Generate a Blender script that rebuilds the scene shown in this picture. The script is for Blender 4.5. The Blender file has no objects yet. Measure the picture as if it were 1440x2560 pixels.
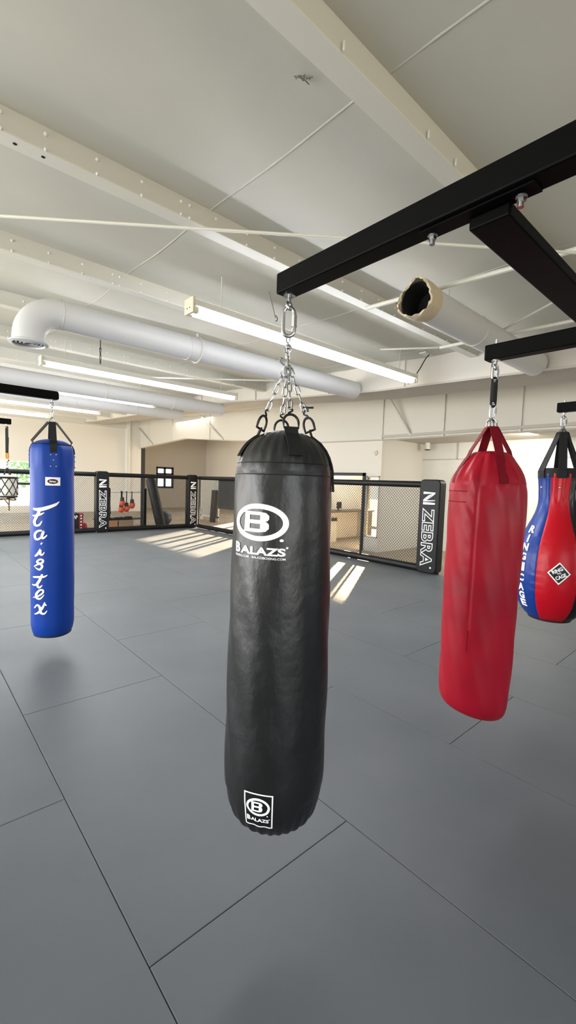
import bpy, bmesh, math, random
from math import pi, sin, cos, radians as RAD, atan2, hypot, sqrt
from mathutils import Vector, Matrix
random.seed(7)
SC = bpy.context.scene
COL = SC.collection
H = 1.63                                   # eye height of the camera

# ------------------------------------------------------------------ materials
def lin(h):
    h = h.lstrip('#'); c = [int(h[i:i+2], 16)/255 for i in (0, 2, 4)]
    return tuple(x/12.92 if x <= .04045 else ((x+.055)/1.055)**2.4 for x in c) + (1,)
MATS = {}
def mat(name, col, rough=.5, metal=0., spec=.5, bump=None, var=None, emit=None, coat=0.):
    """plain principled material; bump=(scale,strength[,detail,(sx,sy,sz)]) noise; var=(scale,colour2,lo,hi) noise mix"""
    m = bpy.data.materials.new(name); m.use_nodes = True
    nt = m.node_tree; b = nt.nodes['Principled BSDF']
    b.inputs['Base Color'].default_value = lin(col); b.inputs['Roughness'].default_value = rough
    b.inputs['Metallic'].default_value = metal; b.inputs['Specular IOR Level'].default_value = spec
    b.inputs['Coat Weight'].default_value = coat
    if emit:
        b.inputs['Emission Color'].default_value = lin(emit[0]); b.inputs['Emission Strength'].default_value = emit[1]
    tc = nt.nodes.new('ShaderNodeTexCoord')
    if var:
        n = nt.nodes.new('ShaderNodeTexNoise'); n.inputs['Scale'].default_value = var[0]; n.inputs['Detail'].default_value = 6
        nt.links.new(tc.outputs['Object'], n.inputs['Vector'])
        r = nt.nodes.new('ShaderNodeMapRange'); r.inputs[1].default_value = var[2]; r.inputs[2].default_value = var[3]
        nt.links.new(n.outputs['Fac'], r.inputs[0])
        x = nt.nodes.new('ShaderNodeMix'); x.data_type = 'RGBA'
        x.inputs[6].default_value = lin(col); x.inputs[7].default_value = lin(var[1])
        nt.links.new(r.outputs[0], x.inputs[0]); nt.links.new(x.outputs[2], b.inputs['Base Color'])
    if bump:
        n = nt.nodes.new('ShaderNodeTexNoise'); n.inputs['Scale'].default_value = bump[0]
        n.inputs['Detail'].default_value = bump[2] if len(bump) > 2 else 4
        mp = nt.nodes.new('ShaderNodeMapping')
        if len(bump) > 3: mp.inputs['Scale'].default_value = bump[3]
        nt.links.new(tc.outputs['Object'], mp.inputs['Vector']); nt.links.new(mp.outputs[0], n.inputs['Vector'])
        bp = nt.nodes.new('ShaderNodeBump'); bp.inputs['Strength'].default_value = bump[1]; bp.inputs['Distance'].default_value = .02
        nt.links.new(n.outputs['Fac'], bp.inputs['Height']); nt.links.new(bp.outputs[0], b.inputs['Normal'])
    MATS[name] = m
    return m
M_MAT = mat('mat_vinyl', '#686c70', .44, bump=(3.2, .10, 6), var=(.9, '#5e6367', .35, .7), spec=.2)
M_GAP = mat('mat_gap', '#1d1f21', .8)
M_CONC = mat('concrete', '#a99d8b', .6, var=(1.2, '#94897a', .3, .7))
M_CEIL = mat('ceiling_vinyl', '#d3d1c6', .55, bump=(1.6, .35, 5, (.5, 2.2, 1)), var=(.6, '#c6c4b8', .35, .7))
M_WALL = mat('wall_paint', '#dcd6cb', .7, bump=(40, .02))
M_WALLW = mat('wall_paint_white', '#dedbd2', .65, bump=(40, .02))
M_WALLG = mat('wall_paint_grey', '#b9b3a9', .7, bump=(40, .02))
M_HEAD = mat('header_paint', '#d6d2c8', .65, bump=(30, .02))
M_STEEL = mat('steel_white_paint', '#d0cfc6', .42, bump=(25, .03))
M_STEEL2 = mat('steel_flange_paint', '#dddbd0', .42)
M_DUCT = mat('duct_white_paint', '#cfd0d2', .45, bump=(6, .05))
M_BLK = mat('black_powder_coat', '#030303', .55, bump=(220, .04), spec=.08)
M_BLKM = mat('black_satin', '#151516', .5)
M_PAD = mat('black_pad_vinyl', '#131415', .45, bump=(9, .15), spec=.28)
M_WIRE = mat('black_wire', '#16140f', .5)
M_CHR = mat('zinc_steel', '#c9cacc', .26, metal=1.)
M_DCHR = mat('dark_steel', '#4a4a4c', .3, metal=1.)
M_WEB = mat('black_webbing', '#0d0d0e', .75, bump=(160, .2))
M_LEA = mat('black_leather', '#0c0d0e', .40, bump=(7, .55, 5, (1, 1, .7)), spec=.75)
M_RED = mat('red_vinyl', '#ad0f28', .42, bump=(5, .22, 4), var=(3, '#8d1024', .45, .75), spec=.3)
M_REDW = mat('red_webbing', '#7a0a1c', .7, bump=(150, .2), spec=.2)
M_BLUE = mat('blue_vinyl', '#0d3c96', .44, bump=(5, .12, 4), spec=.25)
M_BLUE2 = mat('pear_blue_vinyl', '#153a8c', .3, bump=(9, .28, 3), spec=.35)
M_RED2 = mat('pear_red_vinyl', '#bd0a1e', .34, bump=(8, .22, 3), spec=.3)
M_BLK2 = mat('pear_black_vinyl', '#141516', .32, bump=(8, .2, 3))
M_WHT = mat('white_print', '#f6f7f4', .5, emit=('#ffffff', .12))  # faint emission makes the print glow a little by itself
M_GREYP = mat('grey_print', '#c9cfd6', .5)
M_BLKP = mat('black_print', '#0c0c0d', .5)
M_TUBE = mat('lit_tube', '#ffffff', .4, emit=('#f6f8ff', 40))
M_FIX = mat('fixture_white', '#e4e4e0', .4)
M_PLUG = mat('cream_plastic', '#d8d2bf', .5)
M_DARK = mat('dark_hole', '#070707', .9)
M_RAG = mat('torn_insulation', '#cdbfa3', .8, bump=(20, .6))
M_GLASS = mat('window_glass', '#eef6ff', .03)
def pane_mat(m, tint, fac):
    nt = m.node_tree; b = nt.nodes['Principled BSDF']; b.inputs['Base Color'].default_value = lin(tint)
    tr = nt.nodes.new('ShaderNodeBsdfTransparent'); tr.inputs[0].default_value = lin(tint)
    mx = nt.nodes.new('ShaderNodeMixShader'); mx.inputs[0].default_value = fac
    nt.links.new(tr.outputs[0], mx.inputs[1]); nt.links.new(b.outputs[0], mx.inputs[2]); nt.links.new(mx.outputs[0], nt.nodes['Material Output'].inputs[0])
pane_mat(M_GLASS, '#f4f8fa', .06)
M_TINT = mat('tinted_glass', '#b9b4aa', .1); pane_mat(M_TINT, '#cfc9bd', .22)
M_CARD = mat('cardboard', '#b58a5e', .8, bump=(30, .1))
M_CARD2 = mat('cardboard_grey', '#a08a72', .8, bump=(30, .1))
M_BALL = mat('ball_rubber', '#2c3a44', .3)
M_GLOVE = mat('glove_orange', '#d4502f', .4, bump=(12, .2))
M_ORANGE = mat('orange_metal', '#d28a1e', .4)
M_BOARD = mat('board_grey', '#c2bfb8', .5)
M_SHADE = mat('shade_grey', '#4a4845', .7)  # painted shade: the dim background seen through the fence
M_LEAF = mat('leaves', '#3f7a3c', .7, var=(6, '#7fa860', .35, .65))
M_BARK = mat('bark', '#5a4a3a', .8)
M_GROUND = mat('pale_ground', '#e6dcc4', .9)
M_NETW = mat('white_bag_skin', '#ece7da', .5)
M_STRING = mat('tan_cord', '#6d5638', .7)
M_WOOD = mat('desk_top', '#5f554b', .5)

# ------------------------------------------------------------------ geometry collector
class G:
    def __init__(s): s.v = []; s.f = []; s.mi = []; s.sm = []
    def add(s, vs, fs, mi=0, smooth=False):
        o = len(s.v); s.v += [Vector(p) for p in vs]
        for f in fs: s.f.append([o+i for i in f]); s.mi.append(mi); s.sm.append(smooth)
        return s
    def frombm(s, bm, mi=0, smooth=False):
        bm.verts.index_update()
        s.add([v.co.copy() for v in bm.verts], [[v.index for v in f.verts] for f in bm.faces], mi, smooth); bm.free(); return s
    def obox(s, c, ax, hs, mi=0, bev=0., seg=2):
        bm = bmesh.new(); bmesh.ops.create_cube(bm, size=2)
        for v in bm.verts: v.co = Vector((v.co.x*hs[0], v.co.y*hs[1], v.co.z*hs[2]))
        if bev: bmesh.ops.bevel(bm, geom=bm.edges[:], offset=bev, segments=seg, affect='EDGES', profile=.5)
        A = [Vector(a).normalized() for a in ax]; c = Vector(c)
        for v in bm.verts: v.co = c + A[0]*v.co.x + A[1]*v.co.y + A[2]*v.co.z
        return s.frombm(bm, mi, False)
    def box(s, x0, x1, y0, y1, z0, z1, mi=0, bev=0., seg=2):
        return s.obox(((x0+x1)/2, (y0+y1)/2, (z0+z1)/2), ((1,0,0),(0,1,0),(0,0,1)), (abs(x1-x0)/2, abs(y1-y0)/2, abs(z1-z0)/2), mi, bev, seg)
    def tube(s, pts, r, n=10, closed=False, mi=0, caps=True, flat=None):
        """flat=(w,t,upvec): rectangular strap section instead of round"""
        P = [Vector(p) for p in pts]; N = len(P); R = r if isinstance(r, (list, tuple)) else [r]*N
        T = []
        for i in range(N):
            a = P[i-1] if (i or closed) else P[i]; b = P[(i+1) % N] if (i < N-1 or closed) else P[i]
            T.append((b-a).normalized())
        u = T[0].orthogonal().normalized(); vs = []
        for i in range(N):
            u = (u - T[i]*u.dot(T[i]))
            if u.length < 1e-6: u = T[i].orthogonal()
            u.normalize(); w = T[i].cross(u)
            if flat:
                up = Vector(flat[2][i]) if isinstance(flat[2][0], (list, tuple, Vector)) else Vector(flat[2])
                nn = (up - T[i]*up.dot(T[i])).normalized(); sd = T[i].cross(nn)
                for a, b in ((-1,-1),(1,-1),(1,1),(-1,1)): vs.append(P[i] + sd*a*flat[0]/2 + nn*b*flat[1]/2)
            else:
                for k in range(n): vs.append(P[i] + (u*cos(2*pi*k/n) + w*sin(2*pi*k/n))*R[i])
        if flat: n = 4
        fs = []
        for i in range(N if closed else N-1):
            j = (i+1) % N
            for k in range(n): l = (k+1) % n; fs.append([i*n+k, i*n+l, j*n+l, j*n+k])
        if caps and not closed: fs.append(list(range(n))[::-1]); fs.append([(N-1)*n+k for k in range(n)])
        return s.add(vs, fs, mi, not flat)
    def cyl(s, a, b, r, n=16, mi=0): return s.tube([a, b], r, n, mi=mi)
    def lathe(s, cx, cy, prof, n=64, t0=0., t1=2*pi, fn=None, mi=0):
        full = abs(t1-t0-2*pi) < 1e-6; m = n if full else n+1; vs = []
        for (r, z) in prof:
            for k in range(m):
                t = t0+(t1-t0)*k/n; q = fn(t, z, r) if fn else (r, 0, 0)
                if not isinstance(q, tuple): q = (q, 0, 0)
                vs.append((cx+q[0]*cos(t)+q[1], cy+q[0]*sin(t)+q[2], z))
        fs = []
        for i in range(len(prof)-1):
            for k in range(n): l = (k+1) % m; fs.append([i*m+k, i*m+l, (i+1)*m+l, (i+1)*m+k])
        return s.add(vs, fs, mi, True)
    def sphere(s, c, r, mi=0, u=16, v=10, sc=(1,1,1)):
        bm = bmesh.new(); bmesh.ops.create_uvsphere(bm, u_segments=u, v_segments=v, radius=r)
        for q in bm.verts: q.co = Vector(c) + Vector((q.co.x*sc[0], q.co.y*sc[1], q.co.z*sc[2]))
        return s.frombm(bm, mi, True)
    def prism(s, poly, ext, mi=0):
        n = len(poly); e = Vector(ext); P = [Vector(p) for p in poly]
        fs = [list(range(n))[::-1], [n+i for i in range(n)]] + [[i, (i+1) % n, n+(i+1) % n, n+i] for i in range(n)]
        return s.add(P + [p+e for p in P], fs, mi)
    def link(s, c, ax, sd, L, W, r, mi=0, n=8, k=6):
        """one stadium shaped chain link: long axis ax, width axis sd"""
        c = Vector(c); ax = Vector(ax).normalized(); sd = Vector(sd); sd = (sd-ax*sd.dot(ax)).normalized()
        R = W/2-r; h = L/2-r-R; p = []
        for i in range(k+1): t = pi*i/k; p.append(c + ax*(h+R*sin(t)) + sd*R*cos(t))
        for i in range(k+1): t = pi*i/k; p.append(c - ax*(h+R*sin(t)) - sd*R*cos(t))
        return s.tube(p, r, n, closed=True, mi=mi)
    def chain(s, a, b, L, W, r, mi=0):
        a = Vector(a); b = Vector(b); d = b-a; n = max(1, round((d.length-2*r)/(L-2*r-.001)))
        p = (d.length)/n; ax = d.normalized(); s1 = ax.orthogonal().normalized(); s2 = ax.cross(s1)
        for i in range(n): s.link(a+d*((i+.5)/n), ax, s1 if i % 2 else s2, p+2*r+.001, W, r, mi)
        return s
    def build(s, name, mats, parent=None):
        me = bpy.data.meshes.new(name)
        off = Vector((0,0,0)); q = parent
        while q is not None: off += q.location; q = q.parent
        me.from_pydata([v-off for v in s.v], [], s.f)
        for m in (mats if isinstance(mats, (list, tuple)) else [mats]): me.materials.append(m)
        me.polygons.foreach_set('material_index', s.mi); me.polygons.foreach_set('use_smooth', s.sm)
        bm = bmesh.new(); bm.from_mesh(me); bmesh.ops.recalc_face_normals(bm, faces=bm.faces[:])
        for e in bm.edges:
            if len(e.link_faces) == 2 and e.calc_face_angle(0) > RAD(42): e.smooth = False
        bm.to_mesh(me); bm.free()
        me.update()
        o = bpy.data.objects.new(name, me); COL.objects.link(o); o.parent = parent
        return o
def tag(o, label, cat, group=None, kind=None):
    o['label'] = label; o['category'] = cat
    if group: o['group'] = group
    if kind: o['kind'] = kind
    return o
def thing(name, label, cat, loc, group=None):
    o = bpy.data.objects.new(name, None); COL.objects.link(o); o.location = loc; o.empty_display_size = .1
    return tag(o, label, cat, group)
def struct(name, g, m):
    o = g.build(name, m); o['kind'] = 'structure'; return o
def dup(root, loc, label, group=None):
    def cp(o, par):
        c = o.copy(); COL.objects.link(c); c.parent = par
        for ch in [x for x in bpy.data.objects if x.parent == o]: cp(ch, c)
        return c
    r = cp(root, None); r.location = loc; r['label'] = label
    if group: r['group'] = group
    return r

# ------------------------------------------------------------------ flat lettering
def slice2d(me, step):
    bm = bmesh.new(); bm.from_mesh(me)
    xs = [v.co.x for v in bm.verts]; ys = [v.co.y for v in bm.verts]
    for lo, hi, no in ((min(xs), max(xs), (1,0,0)), (min(ys), max(ys), (0,1,0))):
        x = lo+step
        while x < hi:
            co = (x,0,0) if no[0] else (0,x,0)
            bmesh.ops.bisect_plane(bm, geom=bm.verts[:]+bm.edges[:]+bm.faces[:], plane_co=co, plane_no=no); x += step
    bm.verts.index_update()
    out = ([(v.co.x, v.co.y) for v in bm.verts], [[v.index for v in f.verts] for f in bm.faces]); bm.free(); return out
def curve2d(cu, div=26):
    o = bpy.data.objects.new('tmp', cu); COL.objects.link(o); me = bpy.data.meshes.new_from_object(o)
    w = max([v.co.x for v in me.vertices])-min([v.co.x for v in me.vertices])
    h = max([v.co.y for v in me.vertices])-min([v.co.y for v in me.vertices])
    r = slice2d(me, max(w, h)/div); bpy.data.objects.remove(o); bpy.data.curves.remove(cu); bpy.data.meshes.remove(me); return r
def text2d(t, off=0., shear=0., space=1., div=26):
    cu = bpy.data.curves.new('t', 'FONT'); cu.body = t; cu.size = 1; cu.offset = off; cu.shear = shear; cu.space_character = space
    cu.dimensions = '2D'; cu.fill_mode = 'BOTH'; cu.resolution_u = 4; return curve2d(cu, div)
def poly2d(polys, div=26):
    cu = bpy.data.curves.new('p', 'CURVE'); cu.dimensions = '2D'; cu.fill_mode = 'BOTH'
    for p in polys:
        sp = cu.splines.new('POLY'); sp.points.add(len(p)-1); sp.use_cyclic_u = True
        for q, c in zip(sp.points, p): q.co = (c[0], c[1], 0, 1)
    return curve2d(cu, div)
def ell(cx, cy, a, b, n=40): return [(cx+a*cos(2*pi*i/n), cy+b*sin(2*pi*i/n)) for i in range(n)]
def smooth_path(pts, k=5):
    P = [Vector(p) for p in pts]; out = []
    for i in range(len(P)-1):
        a, b, c, d = P[max(i-1,0)], P[i], P[i+1], P[min(i+2, len(P)-1)]
        for j in range(k):
            t = j/k; out.append(.5*((2*b)+(c-a)*t+(2*a-5*b+4*c-d)*t*t+(3*b-a-3*c+d)*t**3))
    return out+[P[-1]]
def strokes2d(strokes):
    """strokes = [(points, widths)] brush ribbons"""
    vs, fs = [], []
    for pts, ws in strokes:
        P = smooth_path(pts); n = len(P); o = len(vs)
        for i, p in enumerate(P):
            t = (P[min(i+1, n-1)]-P[max(i-1, 0)]); t.normalize(); nn = Vector((-t.y, t.x))
            q = i/(n-1)*(len(ws)-1); a = int(min(q, len(ws)-2)); w = ws[a]+(ws[a+1]-ws[a])*(q-a)
            vs += [tuple(p+nn*w/2), tuple(p-nn*w/2)]
        for i in range(n-1): fs.append([o+2*i, o+2*i+1, o+2*i+3, o+2*i+2])
    return vs, fs
def fit(m, u0, u1, v0, v1, ref=None):
    src = ref or m
    xs = [p[0] for p in src[0]]; ys = [p[1] for p in src[0]]; X0, X1, Y0, Y1 = min(xs), max(xs), min(ys), max(ys)
    return [(u0+(x-X0)/(X1-X0)*(u1-u0), v0+(y-Y0)/(Y1-Y0)*(v1-v0)) for x, y in m[0]], m[1]
def wrap(g, m, th0, z0, R, surf, off=.0015, mi=0):
    """lay flat print on a bag: surf(theta,z) gives the 3D point"""
    vs = []
    for u, v in m[0]:
        t = th0+u/R; z = z0+v; p = surf(t, z); e = .002
        a = surf(t+e, z)-surf(t-e, z); b = surf(t, z+e)-surf(t, z-e); n = a.cross(b).normalized()
        vs.append(p+n*off)
    g.add(vs, m[1], mi, True); return g
def interp(prof, z):
    P = sorted([(b, a) for a, b in prof])
    for (z0, r0), (z1, r1) in zip(P, P[1:]):
        if z0 <= z <= z1: return r0+(r1-r0)*((z-z0)/(z1-z0) if z1 > z0 else 0)
    return P[0][1] if z < P[0][0] else P[-1][1]
def dense(prof, k=5):
    return [tuple(p) for p in smooth_path(prof, k)]

# ================================================================== SETTING
# ---- floor: 1 x 2 m mats laid in staggered rows, one mesh with the joints as real gaps
g = G(); g.box(-4.2, 7.5, -4.2, 13.15, -.06, -.012, 1)
for c in range(-5, 7):
    x0 = .59+c; x1 = min(x0+1, 7.5); x0 = max(x0, -4.2)
    y = (1.28 if c % 2 == 0 else .28)-6
    while y < 13.1:
        y0, y1 = max(y, -4.2), min(y+2, 13.12)
        if y1-y0 > .05: g.box(x0+.0012, x1-.0012, y0+.0012, y1-.0012, -.04, 0, 0, bev=.003, seg=2)
        y += 2
struct('floor', g, [M_MAT, M_GAP])
g = G(); g.box(-4.4, 14.2, -4.4, 23.4, -.14, -.06); struct('floor_slab', g, M_CONC)

# ---- ceiling: sagging white vinyl insulation with ridged seams
def zc(y): return H+1.98+.036*y
g = G(); NX, NY = 74, 110; vs = []; fs = []
for j in range(NY+1):
    y = -4.4+27.8*j/NY
    ph = ((y-1.43) % 1.67)/1.67; sag = .05*sin(pi*ph)**2 if y < 21 else 0
    for i in range(NX+1):
        x = -4.4+18.6*i/NX
        vs.append((x, y, zc(y)-sag*.5-.012*sin(x*1.9+y*.7)*sin(pi*ph)))
for j in range(NY):
    for i in range(NX): a = j*(NX+1)+i; fs.append([a, a+1, a+NX+2, a+NX+1])
g.add(vs, fs, 0, True)
for sx in (-2.75, -.45, 1.85, 4.15, 6.0):
    y = -4.3
    while y < 21:
        ya = y; yb = y+.83; k = 0
        def zz(yy):
            ph = ((yy-1.43) % 1.67)/1.67
            return zc(yy)-.025*sin(pi*ph)**2-.012*sin(sx*1.9+yy*.7)*sin(pi*ph)
        g.tube([(sx, yy, zz(yy)+.004) for yy in (ya, ya+.2, ya+.4, ya+.6, yb)], .008, 6, caps=False); y = yb
g.box(-4.4, 14.2, -4.4, 23.4, 4.62, 4.7)
struct('ceiling', g, M_CEIL)
# dark torn scar in the vinyl
g = G()
for i in range(16):
    a = random.gauss(0, .018); b = random.gauss(0, .008); x = 1.55+a*.75+b*.6; y = 1.74-a*.7+b
    g.sphere((x, y, zc(y)-.012-.004), random.uniform(.003, .007), 0, 6, 4, (1.6, 1, .5))
for a, b in (((1.54,1.75),(1.515,1.765)), ((1.56,1.74),(1.60,1.745)), ((1.56,1.73),(1.585,1.70))):
    g.tube([(a[0], a[1], zc(a[1])-.018), (b[0], b[1], zc(b[1])-.016)], .0028, 5)
tag(g.build('ceiling_tear', mat('tear_dark', '#8a8678', .9)), 'small dark torn scar in the white ceiling vinyl above the black bag rack', 'tear')

# ---- walls
def wall_holes(g, axis, c0, c1, a0, a1, z0, z1, holes, mi=0):
    """wall slab from c0..c1 across `axis` normal, spanning a0..a1; holes=(a,b,z0,z1)"""
    def put(p, q, r, t):
        if q-p < 1e-4 or t-r < 1e-4: return
        if axis == 'x': g.box(c0, c1, p, q, r, t, mi)
        else: g.box(p, q, c0, c1, r, t, mi)
    a = a0
    for (p, q, r, t) in sorted(holes):
        put(a, p, z0, z1); put(p, q, z0, r); put(p, q, t, z1); a = q
    put(a, a1, z0, z1)
g = G(); wall_holes(g, 'y', 21.5, 21.7, -4.4, 8.4, -.06, 4.6, [(1.2, 4.35, .2, 2.17)]); struct('wall_back', g, M_WALLW)
g = G(); wall_holes(g, 'y', 23.2, 23.4, 8.4, 14.2, -.06, 4.6, [(10.72, 11.78, 1.06, 2.26)])
g.box(8.3, 8.4, 21.5, 23.4, -.06, 4.6); struct('wall_annex', g, M_WALLG)
g = G(); wall_holes(g, 'x', -4.4, -4.2, -4.4, 21.7, -.06, 4.6, [(1.5, 5.0, .3, 3.0), (6.2, 10.2, .3, 3.0), (12, 16, .3, 3.0)]); struct('wall_left', g, M_WALLW)
g = G(); wall_holes(g, 'y', -4.4, -4.2, -4.2, 14.2, -.06, 4.6, [(-3.4, 1.2, .2, 3.0), (3.5, 6.5, .9, 2.6)]); struct('wall_front', g, mat('front_wall_dark', '#4c4a47', .8))
g = G(); wall_holes(g, 'x', 13.9, 14.1, -4.4, 23.4, -.06, 4.6, [(9.4, 10.9, .02, 2.3), (13.8, 17.15, .02, 2.3)]); struct('wall_right', g, M_WALL)
g = G(); g.box(10.8, 10.95, -4.2, 6.75, -.06, 4.55); g.box(9.07, 10.8, 6.62, 6.75, -.06, 2.8); struct('wall_recess', g, M_WALLW)
g = G(); g.box(8.9, 10.8, -4.2, 6.62, 2.8, 2.86); struct('ceiling_recess', g, M_WALLG)
g = G()                                                     # office front, with its black framed doorway
wall_holes(g, 'x', 8.95, 9.07, 6.62, 10.62, -.06, 2.76, [(6.64, 7.05, .3, 1.86), (7.13, 9.0, -.06, 1.9)])
g.box(9.07, 11.7, 9.1, 9.2, -.06, 2.76)
struct('wall_office', g, M_WALL)
g = G(); g.box(8.91, 8.99, 7.08, 7.16, -.06, 1.93); g.box(8.91, 8.99, 8.97, 9.05, -.06, 1.93); g.box(8.91, 8.99, 7.08, 9.05, 1.86, 1.94)
struct('door_1', g, M_BLKM)
# header wall over the openings (frame with haunched lower edge)
prof = [(-4.2, 2.73), (2.0, 2.74), (6.62, 2.75), (8.57, 2.78), (12.87, 3.03), (16.7, 3.31), (18.6, 3.21), (21.5, 3.05)]
g = G(); g.prism([(8.95, y, z) for y, z in prof] + [(8.95, 21.5, 4.6), (8.95, -4.2, 4.6)], (.14, 0, 0))
for (y0, z0), (y1, z1) in zip(prof, prof[1:]): g.tube([(8.93, y0, z0), (8.93, y1, z1)], .016, 6, mi=1)
for y in (20.2, 17.8, 14.7, 6.63, 5.0, 3.4, 1.5): g.box(8.915, 8.95, y-.02, y+.02, interp([(b, a) for a, b in prof], y), 4.5)
struct('wall_header', g, [M_HEAD, M_WALLG])
for i, (a, b) in enumerate((((8.8, 21.3, 4.1), (8.93, 19.75, 3.2)), ((8.8, 15.2, 4.1), (8.93, 13.75, 3.12)), ((8.75, 6.35, 3.75), (8.93, 5.8, 2.8)))):
    g = G(); g.tube([a, b], .03, 8); struct('trim_%d' % (i+1), g, M_STEEL)
g = G(); g.box(8.3, 8.99, 21.2, 21.5, -.06, 4.5); g.box(8.36, 8.42, 21.12, 21.2, -.06, 4.4); struct('trim_4', g, M_WALLW)        # white wall column
g = G(); g.box(8.99, 9.2, 21.2, 21.35, -.06, 3.08); struct('trim_5', g, M_BLKM)                                                  # black post beside it
g = G(); g.box(10.785, 10.8, 5.58, 5.62, 2.37, 2.8); g.box(10.785, 10.8, -4.2, 6.6, 2.36, 2.385); g.box(10.785, 10.8, 3.3, 3.33, 2.37, 2.8)
struct('trim_6', g, M_WALLG)                                                                                                     # panel joints of recess wall
g = G(); g.box(-4.2, 8.3, 21.3, 21.5, 3.98, 4.5); struct('trim_7', g, M_STEEL)
# windows
def window(name, x0, x1, y, z0, z1, bars_x, bars_z, fw, m):
    g = G()
    for a, b, c, d in ((x0, x1, z0, z0+fw), (x0, x1, z1-fw, z1), (x0, x0+fw, z0, z1), (x1-fw, x1, z0, z1)): g.box(a, b, y, y+.08, c, d)
    for x in bars_x: g.box(x-fw/2, x+fw/2, y, y+.08, z0, z1)
    for z in bars_z: g.box(x0, x1, y, y+.08, z-fw/2, z+fw/2)
    o = struct(name, g, m)
    q = G(); q.box(x0, x1, y+.035, y+.043, z0, z1); p = q.build('pane', M_GLASS, o)
window('window_1', 10.72, 11.78, 23.22, 1.06, 2.26, (11.25,), (1.86,), .11, M_BLKM)
window('window_2', 1.2, 4.35, 21.52, .2, 2.17, (3.42,), (), .05, M_FIX)
g = G(); g.box(1.2, 4.35, 21.5, 21.6, 1.14, 1.24); struct('trim_8', g, M_BLKM)
# office glazing mullions (they throw the striped sun patches)
g = G()
for y in (14.6, 15.25, 15.85, 16.3): g.box(13.92, 14.02, y-.06, y+.06, 0, 2.25)
struct('window_3', g, M_BLKM)

# ---- roof steel: Z purlins, main girder, bridging and brace rods
def zb(y): return H+1.86+.028*y
for k in range(-2, 12):
    y = 1.43+1.67*k; z0 = zb(y); z1 = zc(y)+.05; g = G()
    g.box(-4.2, 6.42, y+.001, y+.012, z0+.004, z1)
    g.box(-4.2, 6.42, y, y+.12, z0, z0+.01, 1); g.box(-4.2, 6.418, y+.108, y+.119, z0+.006, z0+.03, 1)
    if k >= 1:
        x = -3.9+.1*k; i = 0
        while x < 6.2:
            for xx in ((x, x+.07) if i % 4 == 2 else (x,)):
                g.sphere((xx, y-.002, z0+.10), .012, 2, 8, 6); g.sphere((xx, y-.002, z0+.012), .011, 2, 8, 6)  # white beads stand in for highlights on the punched web holes
            x += .30; i += 1
    elif k == 0:
        for xx in (.9, 1.06, 1.5, 2.2, 2.5, 2.8): g.cyl((xx, y-.012, z0+.004), (xx, y-.012, z0+.045), .006, 8, 2)
    for xx in (.55, .70): g.cyl((xx, y+.06, z0-.001), (xx, y+.06, z0+.002), .012, 10, 3)
    struct('ceiling_purlin', g, [M_STEEL, M_STEEL2, M_FIX, M_DARK])
gp = [(-4.2, 3.10), (1.83, 3.19), (4.9, 3.29), (5.7, 3.34), (9.3, 3.60), (14, 3.79), (21.3, 4.02)]
g = G(); g.prism([(6.42, y, z) for y, z in gp] + [(6.42, 21.3, zc(21.3)+.06), (6.42, -4.2, zc(-4.2)+.06)], (.02, 0, 0))
for (y0, z0), (y1, z1) in zip(gp, gp[1:]):
    g.add([(6.36, y0, z0), (7.15, y0, z0), (7.15, y1, z1), (6.36, y1, z1), (6.36, y0, z0+.03), (7.15, y0, z0+.03), (7.15, y1, z1+.03), (6.36, y1, z1+.03)],
          [[0,1,2,3],[4,5,6,7],[0,1,5,4],[1,2,6,5],[2,3,7,6],[3,0,4,7]], 1)
for y in (2.9, 4.35, 6.1, 8.5, 11, 14.5, 18): g.box(6.385, 6.42, y-.015, y+.015, interp([(b, a) for a, b in gp], y), zc(y)-.02)
struct('ceiling_girder', g, [M_HEAD, M_WALLG])
def rod(a, b, r=.012, m=M_STEEL2):
    g = G(); g.tube([a, b], r, 8); struct('ceiling_rod', g, m)
rod((-.3, 4.52, H+1.82), (6.3, -.9, H+1.76), .011)
rod((3.72, 3.05, H+1.86), (3.86, 1.5, H+1.84), .022); rod((3.86, 1.45, H+1.84), (3.95, -.2, H+1.82), .022)
rod((5.25, 2.4, H+1.8), (4.5, 1.2, H+1.82), .012); rod((5.25, 3.05, H+1.8), (5.35, 1.5, H+1.8), .02); rod((4.85, 3.7, H+1.82), (5.3, 3.1, H+1.82), .012)
rod((3.3, 9.0, H+2.0), (5.9, 6.4, H+1.98), .016)

# ================================================================== THINGS ON THE CEILING
# ---- ducts
def duct(name, label, x0, x1, y, z, r, seams):
    t = thing(name, label, 'duct', (x0, y, z))
    g = G(); g.cyl((x0, y, z), (x1, y, z), r, 40)
    g.build('pipe', M_DUCT, t)
    for x in seams:
        q = G(); q.tube([(x, y+(r+.002)*cos(2*pi*i/40), z+(r+.002)*sin(2*pi*i/40)) for i in range(40)], .006, 6, closed=True); q.build('seam_ring', M_STEEL, t)
    return t
Yd, Zd, Rd = 5.4, H+1.75, .155
t = thing('round_duct', 'white round duct ending in a down-turned elbow with a round grille, at left', 'duct', (1.05, Yd, Zd))
g = G(); g.cyl((1.36, Yd, Zd), (6.36, Yd, Zd), Rd, 40); g.build('pipe', M_DUCT, t)
g = G(); P = []
for i in range(13): a = pi/2*i/12; P.append((1.36-.31*sin(a), Yd, Zd-.31+.31*cos(a)))
P.append((1.05, Yd, H+1.385)); g.tube(P, Rd, 40, caps=False); g.build('elbow', M_DUCT, t)
for x in (1.36, 2.9, 4.7): g = G(); g.tube([(x, Yd+(Rd+.001)*cos(2*pi*i/40), Zd+(Rd+.001)*sin(2*pi*i/40)) for i in range(40)], .005, 6, closed=True); g.build('seam_ring', M_STEEL, t)
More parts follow.
